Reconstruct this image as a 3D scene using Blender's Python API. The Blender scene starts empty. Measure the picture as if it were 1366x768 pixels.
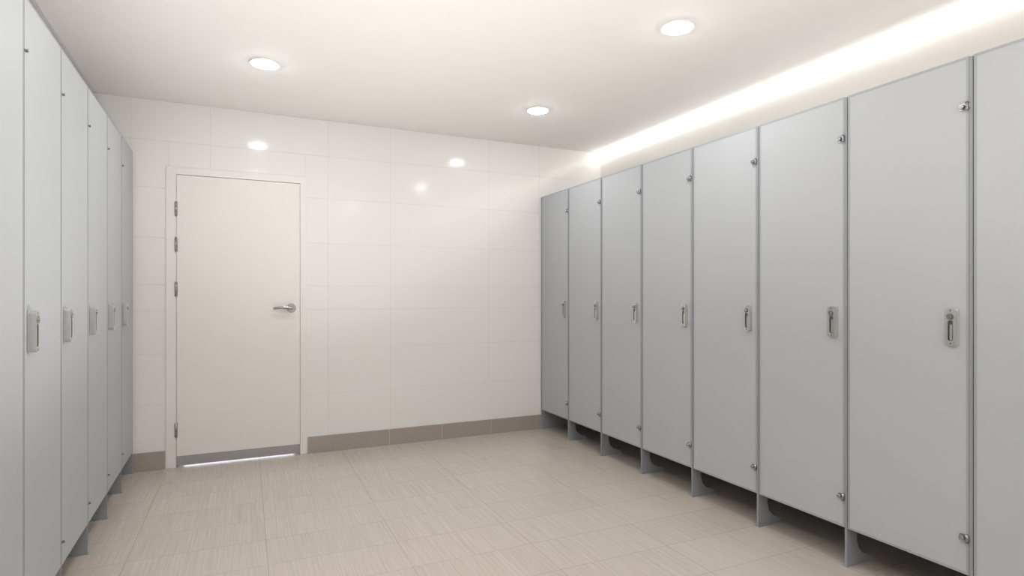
import bpy, math, random
from mathutils import Vector, Matrix
random.seed(4)
scene = bpy.context.scene
COL = scene.collection
try:
    scene.view_settings.view_transform = 'Standard'
    scene.view_settings.look = 'None'
except Exception: pass

# ---------------------------------------------------------------- dimensions
H = 1.24            # camera height
YB = 4.79           # tiled end wall
CEIL = 2.62
XR = 3.15           # wall behind the row of stalls
XL = -1.36
YN = -2.6           # wall behind the camera
XRROW = 2.49
K = 1.55            # overall lamp output

# ---------------------------------------------------------------- materials
def srgb(r, g, b):
    f = lambda c: (c/255/12.92) if c/255 <= .04045 else ((c/255+.055)/1.055)**2.4
    return (f(r), f(g), f(b), 1)

def mat(name, col, rough=.5, metal=0., noise=.02, nscale=8., bump=0., bscale=200., spec=.5, coat=0.):
    m = bpy.data.materials.new(name); m.use_nodes = True
    nt = m.node_tree; N = nt.nodes; L = nt.links
    b = N['Principled BSDF']
    b.inputs['Roughness'].default_value = rough
    b.inputs['Metallic'].default_value = metal
    b.inputs['Specular IOR Level'].default_value = spec
    b.inputs['Coat Weight'].default_value = coat
    tc = N.new('ShaderNodeTexCoord')
    nz = N.new('ShaderNodeTexNoise'); nz.inputs['Scale'].default_value = nscale; nz.inputs['Detail'].default_value = 4
    L.new(tc.outputs['Object'], nz.inputs['Vector'])
    mx = N.new('ShaderNodeMix'); mx.data_type = 'RGBA'
    mx.inputs[6].default_value = tuple(c*(1-noise) for c in col[:3])+(1,)
    mx.inputs[7].default_value = tuple(min(1, c*(1+noise)) for c in col[:3])+(1,)
    L.new(nz.outputs['Fac'], mx.inputs[0]); L.new(mx.outputs[2], b.inputs['Base Color'])
    if bump:
        n2 = N.new('ShaderNodeTexNoise'); n2.inputs['Scale'].default_value = bscale
        L.new(tc.outputs['Object'], n2.inputs['Vector'])
        bp = N.new('ShaderNodeBump'); bp.inputs['Strength'].default_value = bump; bp.inputs['Distance'].default_value = .001
        L.new(n2.outputs['Fac'], bp.inputs['Height']); L.new(bp.outputs['Normal'], b.inputs['Normal'])
    return m

def emis(name, col, s):
    m = bpy.data.materials.new(name); m.use_nodes = True
    nt = m.node_tree; b = nt.nodes['Principled BSDF']
    b.inputs['Base Color'].default_value = (.8, .8, .8, 1)
    b.inputs['Emission Color'].default_value = col
    b.inputs['Emission Strength'].default_value = s
    return m

M_tile = mat('glazed_tile', srgb(238, 236, 235), rough=.12, noise=.008, nscale=1.5, spec=.22)
M_grout = mat('tile_grout', srgb(228, 225, 222), rough=.9)
M_wall = mat('painted_wall', srgb(244, 241, 237), rough=.7, bump=.1)
M_ceil = mat('ceiling_paint', srgb(240, 237, 234), rough=.8, bump=.05)
M_lamR = mat('grey_laminate', srgb(186, 190, 194), rough=.5, noise=.012, nscale=3, bump=.08, bscale=350, spec=.35)
M_lamL = mat('pale_grey_laminate', srgb(180, 184, 188), rough=.5, noise=.012, nscale=3, bump=.08, bscale=350, spec=.35)
M_edge = mat('grey_edge_band', srgb(165, 169, 173), rough=.4)
M_edge2 = mat('divider_edge', srgb(150, 154, 158), rough=.42)
M_chrome = mat('satin_nickel', srgb(215, 214, 212), rough=.28, metal=1., noise=.04, nscale=60)
M_dkchr = mat('dark_chrome', srgb(168, 168, 168), rough=.22, metal=1., noise=.04, nscale=60)
M_dark = mat('dark_metal', srgb(112, 110, 108), rough=.4, metal=.7)
M_door = mat('white_door_paint', srgb(236, 234, 231), rough=.4, bump=.05)
M_frame = mat('white_frame_paint', srgb(237, 235, 233), rough=.4)
M_alu = mat('aluminium_sweep', srgb(166, 165, 166), rough=.4, metal=.2)
M_base = mat('taupe_base_tile', srgb(166, 158, 150), rough=.45, noise=.12, nscale=70)
M_white = mat('white_plastic', srgb(248, 248, 246), rough=.4)
M_down = emis('downlight_lens', (1, .985, .965, 1), 64*K)
M_led = emis('led_diffuser', (1, .955, .89, 1), 4.0*K)

# floor
def floor_mat():
    m = bpy.data.materials.new('streaked_floor_tile'); m.use_nodes = True
    nt = m.node_tree; N = nt.nodes; L = nt.links; b = N['Principled BSDF']
    tc = N.new('ShaderNodeTexCoord')
    off = N.new('ShaderNodeMapping'); off.inputs['Location'].default_value = (.51, .11, 0)
    L.new(tc.outputs['Object'], off.inputs['Vector'])
    br = N.new('ShaderNodeTexBrick'); br.offset = 0.0
    br.inputs['Scale'].default_value = 1; br.inputs['Brick Width'].default_value = .6
    br.inputs['Row Height'].default_value = .3; br.inputs['Mortar Size'].default_value = .0015
    br.inputs['Mortar Smooth'].default_value = .1
    br.inputs['Color1'].default_value = (0, 0, 0, 1); br.inputs['Color2'].default_value = (1, 1, 1, 1)
    br.inputs['Mortar'].default_value = (.5, .5, .5, 1)
    L.new(off.outputs[0], br.inputs['Vector'])
    vm = N.new('ShaderNodeVectorMath'); vm.operation = 'MULTIPLY_ADD'
    vm.inputs[1].default_value = (7, 7, 3)
    L.new(br.outputs['Color'], vm.inputs[0]); L.new(off.outputs[0], vm.inputs[2])
    mp = N.new('ShaderNodeMapping'); mp.inputs['Scale'].default_value = (160, 3, 1)
    L.new(vm.outputs[0], mp.inputs['Vector'])
    nz = N.new('ShaderNodeTexNoise'); nz.inputs['Scale'].default_value = 1; nz.inputs['Detail'].default_value = 3; nz.inputs['Roughness'].default_value = .5
    L.new(mp.outputs[0], nz.inputs['Vector'])
    cr = N.new('ShaderNodeValToRGB')
    cr.color_ramp.elements[0].position = .25; cr.color_ramp.elements[0].color = srgb(190, 180, 170)
    cr.color_ramp.elements[1].position = .75; cr.color_ramp.elements[1].color = srgb(207, 199, 189)
    L.new(nz.outputs['Fac'], cr.inputs[0])
    hv = N.new('ShaderNodeHueSaturation')
    mr = N.new('ShaderNodeMapRange'); mr.inputs[3].default_value = .98; mr.inputs[4].default_value = 1.02
    L.new(br.outputs['Color'], mr.inputs[0]); L.new(mr.outputs[0], hv.inputs['Value']); L.new(cr.outputs[0], hv.inputs['Color'])
    mx = N.new('ShaderNodeMix'); mx.data_type = 'RGBA'
    L.new(br.outputs['Fac'], mx.inputs[0]); L.new(hv.outputs[0], mx.inputs[6]); mx.inputs[7].default_value = srgb(172, 162, 151)
    L.new(mx.outputs[2], b.inputs['Base Color'])
    b.inputs['Roughness'].default_value = .25
    bp = N.new('ShaderNodeBump'); bp.inputs['Strength'].default_value = .05; bp.inputs['Distance'].default_value = .001
    L.new(nz.outputs['Fac'], bp.inputs['Height']); L.new(bp.outputs[0], b.inputs['Normal'])
    return m
M_floor = floor_mat()

# ---------------------------------------------------------------- mesh builder
class MB:
    def __init__(s): s.v = []; s.f = []; s.m = []; s.sm = []
    def add(s, vs, fs, mi=0, smooth=False):
        o = len(s.v); s.v += [tuple(v) for v in vs]
        for f in fs: s.f.append([i+o for i in f]); s.m.append(mi); s.sm.append(smooth)
    def box(s, x0, x1, y0, y1, z0, z1, mi=0):
        x0, x1 = min(x0, x1), max(x0, x1); y0, y1 = min(y0, y1), max(y0, y1)
        vs = [(x0,y0,z0),(x1,y0,z0),(x1,y1,z0),(x0,y1,z0),(x0,y0,z1),(x1,y0,z1),(x1,y1,z1),(x0,y1,z1)]
        s.add(vs, [(0,3,2,1),(4,5,6,7),(0,1,5,4),(1,2,6,5),(2,3,7,6),(3,0,4,7)], mi)
    def prism(s, pts, fn, a, b, mi=0, smooth=False):
        n = len(pts)
        vs = [fn(p, q, a) for p, q in pts]+[fn(p, q, b) for p, q in pts]
        s.add(vs, [list(range(n))[::-1], list(range(n, 2*n))], mi)
        s.add(vs, [(i, (i+1) % n, n+(i+1) % n, n+i) for i in range(n)], mi, smooth)
    def ring(s, po, pi, fn, a, b, mi=0):
        n = len(po)
        vs = [fn(p, q, a) for p, q in po]+[fn(p, q, a) for p, q in pi]+[fn(p, q, b) for p, q in po]+[fn(p, q, b) for p, q in pi]
        fs = []
        for i in range(n):
            j = (i+1) % n
            fs += [(i, j, n+j, n+i), (2*n+i, 3*n+i, 3*n+j, 2*n+j), (i, 2*n+i, 2*n+j, j), (n+i, n+j, 3*n+j, 3*n+i)]
        s.add(vs, fs, mi)
    def cyl(s, c, axis, r, h, mi=0, seg=24, r2=None):
        r2 = r if r2 is None else r2
        ax = {'x': lambda p, q, t: (c[0]+t, c[1]+p, c[2]+q), 'y': lambda p, q, t: (c[0]+p, c[1]+t, c[2]+q), 'z': lambda p, q, t: (c[0]+p, c[1]+q, c[2]+t)}[axis]
        cs = [(math.cos(2*math.pi*i/seg), math.sin(2*math.pi*i/seg)) for i in range(seg)]
        vs = [ax(r*p, r*q, 0) for p, q in cs]+[ax(r2*p, r2*q, h) for p, q in cs]
        s.add(vs, [list(range(seg))[::-1], list(range(seg, 2*seg))], mi)
        s.add(vs, [(i, (i+1) % seg, seg+(i+1) % seg, seg+i) for i in range(seg)], mi, True)
    def lathe(s, prof, mi=0, seg=48, c=(0, 0, 0), closed=True):
        n = len(prof); vs = []
        for k in range(seg):
            a = 2*math.pi*k/seg
            vs += [(c[0]+r*math.cos(a), c[1]+r*math.sin(a), c[2]+z) for r, z in prof]
        fs = []
        for k in range(seg):
            k2 = (k+1) % seg
            for i in range(n if closed else n-1):
                j = (i+1) % n
                fs.append((k*n+i, k*n+j, k2*n+j, k2*n+i))
        s.add(vs, fs, mi, True)
    def tube(s, path, rad, seg=16, mi=0, flat=1.):
        P = [Vector(p) for p in path]; vs = []
        for i, p in enumerate(P):
            t = (P[min(i+1, len(P)-1)]-P[max(i-1, 0)]).normalized()
            up = Vector((0, 0, 1)); sd = t.cross(up)
            if sd.length < 1e-4: sd = Vector((1, 0, 0))
            sd.normalize(); up = sd.cross(t).normalized()
            for k in range(seg):
                a = 2*math.pi*k/seg
                vs.append(p+sd*math.cos(a)*rad[i]*flat+up*math.sin(a)*rad[i])
        n = len(P)
        s.add(vs, [list(range(seg))[::-1], list(range((n-1)*seg, n*seg))], mi, True)
        s.add(vs, [(i*seg+k, i*seg+(k+1) % seg, (i+1)*seg+(k+1) % seg, (i+1)*seg+k) for i in range(n-1) for k in range(seg)], mi, True)
    def mesh(s, name, mats):
        me = bpy.data.meshes.new(name); me.from_pydata(s.v, [], s.f)
        for m in mats: me.materials.append(m)
        for p, mi, sm in zip(me.polygons, s.m, s.sm): p.material_index = mi; p.use_smooth = sm
        import bmesh
        bm = bmesh.new(); bm.from_mesh(me); bmesh.ops.remove_doubles(bm, verts=bm.verts, dist=1e-6)
        bmesh.ops.recalc_face_normals(bm, faces=bm.faces); bm.to_mesh(me); bm.free()
        return me
    def obj(s, name, mats, parent=None, loc=(0, 0, 0), bevel=0):
        o = bpy.data.objects.new(name, s.mesh(name, mats)); COL.objects.link(o)
        o.location = loc
        if parent: o.parent = parent
        if bevel:
            b = o.modifiers.new('bevel', 'BEVEL'); b.width = bevel; b.segments = 2; b.limit_method = 'ANGLE'; b.angle_limit = .7
        return o

def empty(name, loc=(0, 0, 0), rz=0):
    e = bpy.data.objects.new(name, None); COL.objects.link(e); e.location = loc
    e.rotation_euler = (0, 0, rz); e.empty_display_size = .1
    return e
def tag(o, label, cat, group=None):
    o['label'] = label; o['category'] = cat
    if group: o['group'] = group
def struct(o): o['kind'] = 'structure'; return o

def rrect(w, h, r, seg=5, cx=0, cy=0):
    pts = []
    for a0, sx, sy in ((0, 1, 1), (90, -1, 1), (180, -1, -1), (270, 1, -1)):
        for i in range(seg+1):
            a = math.radians(a0+90*i/seg)
            pts.append((cx+sx*(w/2-r)+r*math.cos(a), cy+sy*(h/2-r)+r*math.sin(a)))
    return pts

# ---------------------------------------------------------------- room shell
b = MB(); b.box(XL-.1, XR+.1, YN-.1, 5.6, -.1, 0); fl = struct(b.obj('floor', [M_floor]))
fl['label'] = 'beige streaked rectangular floor tiles'
b = MB(); b.box(XL-.1, XR+.1, YN-.1, 5.6, CEIL, CEIL+.1); struct(b.obj('ceiling', [M_ceil]))
b = MB(); b.box(XL-.1, XL, YN, YB+.1, 0, CEIL); struct(b.obj('wall_left', [M_wall]))
b = MB(); b.box(XR, XR+.1, YN, YB+.1, 0, CEIL); struct(b.obj('wall_right', [M_wall]))
b = MB(); b.box(XL-.1, XR+.1, YN-.1, YN, 0, CEIL); struct(b.obj('wall_front', [M_wall]))

# tiled end wall with door opening
OX0, OX1, OZ = -.505, .415, 2.14
b = MB()
b.box(XL, OX0, YB+.002, YB+.12, 0, CEIL, 1); b.box(OX1, XR, YB+.002, YB+.12, 0, CEIL, 1); b.box(OX0, OX1, YB+.002, YB+.12, OZ, CEIL, 1)
xs = [XL, -1.25, -.735, -.24, .59, 1.085, 1.965, 2.47, XR]
zs = [0, .13, .46, .815, 1.125, 1.31, 1.645, 2.0, 2.335, CEIL]
def tile(x0, x1, z0, z1):
    if x1-x0 < .01 or z1-z0 < .01: return
    g = .0008; c = .001
    x0 += g; x1 -= g; z0 += g; z1 -= g
    y = YB
    vs = [(x0, y+.002, z0), (x1, y+.002, z0), (x1, y+.002, z1), (x0, y+.002, z1), (x0+c, y, z0+c), (x1-c, y, z0+c), (x1-c, y, z1-c), (x0+c, y, z1-c)]
    b.add(vs, [(4, 5, 6, 7), (0, 1, 5, 4), (1, 2, 6, 5), (2, 3, 7, 6), (3, 0, 4, 7)], 0)
for i in range(len(xs)-1):
    for j in range(len(zs)-1):
        x0, x1, z0, z1 = xs[i], xs[i+1], zs[j], zs[j+1]
        if x1 <= OX0 or x0 >= OX1 or z0 >= OZ: tile(x0, x1, z0, z1)
        else:
            if x0 < OX0: tile(x0, OX0, z0, z1)
            if x1 > OX1: tile(OX1, x1, z0, z1)
            if z1 > OZ: tile(max(x0, OX0), min(x1, OX1), OZ, z1)
w = struct(b.obj('wall_back', [M_tile, M_grout])); w['label'] = 'glossy white rectangular wall tiles'

# baseboard
b = MB()
def base_run(x0, x1, joints):
    e = [x0]+[j for j in joints if x0 < j < x1]+[x1]
    b.box(x0, x1, YB-.008, YB-.0005, 0, .127, 1)
    for p, q in zip(e[:-1], e[1:]): b.box(p+.0012, q-.0012, YB-.011, YB-.0085, .001, .13, 0)
base_run(XL, -.525, [-.95]); base_run(.435, XR, [.62+.455*k for k in range(1, 6)])
struct(b.obj('baseboard_back', [M_base, M_grout], bevel=.0008))

# door frame
b = MB()
FX0, FX1, FZ = -.522, .431, 2.157
DX0, DX1, DZ = -.456, .378, 2.102
yf = YB-.006
b.box(FX0, DX0-.003, yf, YB-.0005, 0, FZ); b.box(DX1+.003, FX1, yf, YB-.0005, 0, FZ); b.box(DX0-.003, DX1+.003, yf, YB-.0005, DZ+.003, FZ)
b.box(OX0, DX0-.003, YB-.0005, YB+.13, 0, OZ-.001); b.box(DX1+.003, OX1, YB-.0005, YB+.13, 0, OZ-.001); b.box(DX0-.003, DX1+.003, YB-.0005, YB+.13, DZ+.003, OZ-.001)
b.box(DX0-.003, DX0+.012, YB+.045, YB+.06, 0, DZ+.003); b.box(DX1-.012, DX1+.003, YB+.045, YB+.06, 0, DZ+.003); b.box(DX0+.012, DX1-.012, YB+.045, YB+.06, DZ-.012, DZ+.003)
struct(b.obj('trim_1', [M_frame], bevel=.0015))

# door
b = MB(); b.box(DX0, DX1, YB-.003, YB+.04, .080, DZ)
door = struct(b.obj('door_1', [M_door], bevel=.0015)); door['label'] = 'plain white flush door with lever handle'
b = MB(); b.box(DX0, DX1, YB-.005, YB+.038, .012, .0795)
o = b.obj('door_sweep', [M_alu], door); o['label'] = 'grey metal strip along door bottom'
# hinges
hm = MB()
hm.cyl((0, -.005, -.050), 'z', .0058, .100, 0, 16)
for z in (-.017, .017): hm.cyl((0, -.005, z-.001), 'z', .0062, .002, 1, 16)
hm.cyl((0, -.005, -.055), 'z', .0036, .110, 0, 12)
hm.box(.003, .010, -.003, 0, -.05, .05, 0); hm.box(-.010, -.003, -.003, 0, -.05, .05, 0)
hme = hm.mesh('hinge', [M_dkchr, M_dark])
for z in (1.855, 1.60, 1.28, .27):
    o = bpy.data.objects.new('hinge', hme); COL.objects.link(o); o.location = (DX0-.002, YB-.006, z); o.parent = door
# lever handle
b = MB(); hx, hz = .315, 1.138
b.cyl((hx, YB-.004, hz), 'y', .034, -.009, 0, 40, r2=.031)
b.cyl((hx, YB-.013, hz), 'y', .0125, -.036, 0, 24)
pth = []; rd = []
for t in [i/14 for i in range(15)]:
    pth.append((hx+.008-.138*t, YB-.052+.012*t*t, hz+.005*math.sin(t*3.1)-.002*t)); rd.append(.0145*(1-.38*t) if t < .98 else .006)
b.tube(pth, rd, 16, 0, .75)
o = b.obj('lever_handle', [M_dkchr], door); o['label'] = 'chrome lever handle on round rosette'
# lamp of the lit room beyond the door, shining through the floor gap
ld = bpy.data.lights.new('corridor_lamp', 'AREA'); ld.shape = 'RECTANGLE'; ld.size = .8; ld.size_y = .3; ld.energy = 2.8; ld.color = (.9, .88, 1)
lo = bpy.data.objects.new('corridor_lamp', ld); COL.objects.link(lo); lo.location = (-.04, 5.15, .17); lo.rotation_euler = (math.radians(-90), 0, 0)
b = MB(); b.box(XL, XR, 5.5, 5.6, 0, CEIL); struct(b.obj('wall_corridor', [M_wall]))

# ---------------------------------------------------------------- stalls
def stall_meshes(s, wdt, ztop, zbot, side):
    """local: x = s*outward ; y from near edge (0) to far edge (w)"""
    R = {}
    T = .020
    g = .0075 if side == 'R' else .0045      # gap from the divider axis to the door edge
    hw = .0055 if side == 'R' else .0035     # half thickness of the divider
    fo = .003 if side == 'R' else -.001
    d = MB(); e = .010 if side == 'R' else .006; y0, y1 = g, wdt-g
    d.box(-s*T, -s*.0006, y0+.0005, y1-.0005, zbot+.0005, ztop-.0005, 0)
    fn = lambda p, q, t: (s*t, p, q)
    po = [(y0, zbot), (y1, zbot), (y1, ztop), (y0, ztop)]; pi = [(y0+e, zbot+e), (y1-e, zbot+e), (y1-e, ztop-e), (y0+e, ztop-e)]
    d.ring(po, pi, fn, -T-.0005, .0004, 1)
    R['door'] = d.mesh('door', [M_lamR if side == 'R' else M_lamL, M_edge])
    v = MB()
    dep = .64 if side == 'R' else .60
    prof = [(fo, .008), (-.175, .008), (-.175, .024), (-.11, .045), (-.078, .075), (-.066, .11), (-.062, zbot), (-dep, zbot), (-dep, ztop-.004), (fo, ztop-.004)]
    v.prism(prof, lambda p, q, t: (s*p, t, q), -hw, hw, 0)
    v.box(-s*.18, s*(fo+.004), -hw-.004, hw+.004, 0, .009, 1)
    R['divider'] = v.mesh('divider_panel', [M_edge2, M_edge2])
    t = MB(); t.box(-s*.03, -s*dep, hw+.001, wdt-hw-.001, ztop-.05, ztop-.03)  # added lid and rear sheet, blocking cove light from the stall interior
    t.box(-s*(dep-.016), -s*dep, hw+.001, wdt-hw-.001, .03, ztop-.05)
    R['blocker'] = t.mesh('light_blocker', [M_edge])
    # latch
    l = MB(); cy, cz = (.063 if side == 'R' else .054), 1.115
    dp = .017 if side == 'R' else .024
    fn2 = lambda p, q, t: (s*t, cy+p, cz+q)
    l.prism(rrect(.042, .148, .010), fn2, .0006, .004, 0)
    l.ring(rrect(.038, .142, .012), rrect(.018, .080, .008, cy=-.014), fn2, .004, dp, 0)
    l.prism(rrect(.017, .079, .007, cy=-.014), fn2, .0035, .0045, 1)
    l.prism(rrect(.009, .060, .004, cy=-.020), fn2, .0045, .013, 0)
    for z in (-.063, .063): l.cyl((s*.004, cy, cz+z), 'x', .003, s*(dp-.0035), 1, 12)
    R['latch'] = l.mesh('latch_handle', [M_chrome, M_dark])
    k = MB()
    k.cyl((s*dp, cy, cz+.040), 'x', .0125, s*.003, 0, 24)
    if side == 'R': k.cyl((s*(dp+.003), cy, cz+.040), 'x', .008, s*.007, 0, 24, r2=.007)
    else: k.cyl((s*(dp+.003), cy, cz+.040), 'x', .008, s*.002, 0, 24, r2=.007)
    R['knob'] = k.mesh('thumb_turn', [M_dkchr, M_dark])
    # pivot hinge at the door edge
    h = MB()
    q = 1. if side == 'R' else .35
    h.prism(rrect(.036*q, .026*q, .005*q, cx=-.006), lambda p, q, t: (s*t, p, q), .0006, .005, 0)
    h.cyl((s*.005, 0, 0), 'x', .0095*q, s*.012*q, 0, 20, r2=.008*q)
    h.cyl((s*.008, -.016*q, -.016*q), 'z', .0055*q, .032*q, 0, 14)
    R['hinge'] = h.mesh('hinge', [M_dkchr, M_dark])
    return R

def bev(o, w):
    m = o.modifiers.new('bevel', 'BEVEL'); m.width = w; m.segments = 2; m.limit_method = 'ANGLE'; m.angle_limit = .7
def build_row(side, s, base, rz, edges, ztop, zbot, zh, label, group):
    c, sn = math.cos(rz), math.sin(rz)
    cache = {}
    for i in range(len(edges)-1):
        far, near = edges[i], edges[i+1]; wdt = round(far-near, 3)
        if wdt not in cache: cache[wdt] = stall_meshes(s, wdt, ztop, zbot, side)
        R = cache[wdt]
        x, y = base[0]-sn*near, base[1]+c*near
        e = empty('toilet_stall', (x, y, 0), rz); tag(e, label if i else label+' beside the tiled wall', 'toilet stall', group)
        def add(nm, me, par, loc=(0, 0, 0), bw=0):
            o = bpy.data.objects.new(nm, me); COL.objects.link(o); o.parent = par; o.location = loc
            if bw: bev(o, bw)
            return o
        dr = add('door', R['door'], e, bw=.0008)
        add('divider_panel', R['divider'], e, bw=.001)
        add('light_blocker', R['blocker'], e)
        if i == 0: add('divider_panel', R['divider'], e, (0, wdt-.012, 0), .001)
        a = add('latch_handle', R['latch'], dr, bw=.0012); a['label'] = 'satin nickel pull latch'
        add('thumb_turn', R['knob'], dr)
        for z in zh: add('hinge', R['hinge'], dr, (0, .027 if side == 'R' else .014, z))

redges = [YB-.002-k*.5025 for k in range(9)]
build_row('R', -1, (XRROW, 0), 0, redges, 2.145, .175, (1.955, .315),
          'light grey laminate toilet stall with steel latch', 'toilet stalls along the cove-lit wall')
rz = math.atan(.0218)
L0 = (-.72+.0218*4.78, 0)
ledges = [4.775, 4.32, 3.855, 3.37, 2.885, 2.415, 1.94]
build_row('L', 1, L0, rz, ledges, 2.235, .145, (2.05, .24),
          'pale grey laminate toilet stall with steel latch', 'toilet stalls near the white door')

# ---------------------------------------------------------------- downlights
ring = MB(); ring.lathe([(.074, -.001), (.075, -.007), (.079, -.0095), (.085, -.007), (.088, 0), (.074, 0)])
rme = ring.mesh('trim_ring', [M_white])
lens = MB(); lens.lathe([(0.0001, -.022), (.03, -.021), (.052, -.0175), (.066, -.012), (.0735, -.005), (.0735, -.0005), (.0001, -.0005)])
lme = lens.mesh('lens', [M_down])
for (x, y) in [(.10, 3.76), (1.98, 3.86), (2.02, 2.365), (.10, 2.3), (1.5, .4), (.1, .4), (1.5, -1.2), (.1, -1.2)]:
    e = empty('downlight', (x, y, CEIL)); tag(e, 'round white recessed ceiling downlight, lit', 'ceiling light', 'recessed ceiling downlights')
    for nm, me in (('trim_ring', rme), ('lens', lme)):
        o = bpy.data.objects.new(nm, me); COL.objects.link(o); o.parent = e

# ---------------------------------------------------------------- linear cove light
e = empty('linear_light', (XR, 0, CEIL)); tag(e, 'long warm white linear light where wall meets ceiling', 'ceiling light')
b = MB()
arc = [(-.0005-.05*math.cos(a), -.0005-.065*math.sin(a)) for a in [math.pi/2*i/10 for i in range(11)]]
b.prism([(-.0005, -.0005)]+arc, lambda p, q, t: (p, t, q), YN+.06, YB-.012, smooth=True)
b.obj('diffuser', [M_led], e)

# ---------------------------------------------------------------- added unseen fill spots without fixtures, brightening the ceiling
def fill_spot(loc, en, col=(1, .99, .985)):
    l = bpy.data.lights.new('ceiling_fill', 'SPOT'); l.spot_size = math.radians(145); l.spot_blend = 1; l.shadow_soft_size = 0; l.energy = en*K; l.color = col
    o = bpy.data.objects.new('ceiling_fill', l); COL.objects.link(o); o.location = loc; o.rotation_euler = (math.pi, 0, 0)
for x, y, en in ((.8, -1.5, 85), (.8, -.1, 62), (.7, 1.2, 42), (.4, 2.5, 38), (.6, 3.4, 27)): fill_spot((x, y, .3), en)

# ---------------------------------------------------------------- world + camera
wd = bpy.data.worlds.new('world'); scene.world = wd; wd.use_nodes = True
wd.node_tree.nodes['Background'].inputs[0].default_value = (.9, .9, 1, 1); wd.node_tree.nodes['Background'].inputs[1].default_value = .3
cd = bpy.data.cameras.new('camera'); cam = bpy.data.objects.new('camera', cd); COL.objects.link(cam)
cam.location = (0, 0, H); cam.rotation_euler = (math.radians(90), 0, math.radians(-24.6))
cd.lens = 774/1366*36; cd.sensor_width = 36; cd.shift_y = 9/1366; cd.clip_start = .02
scene.camera = cam
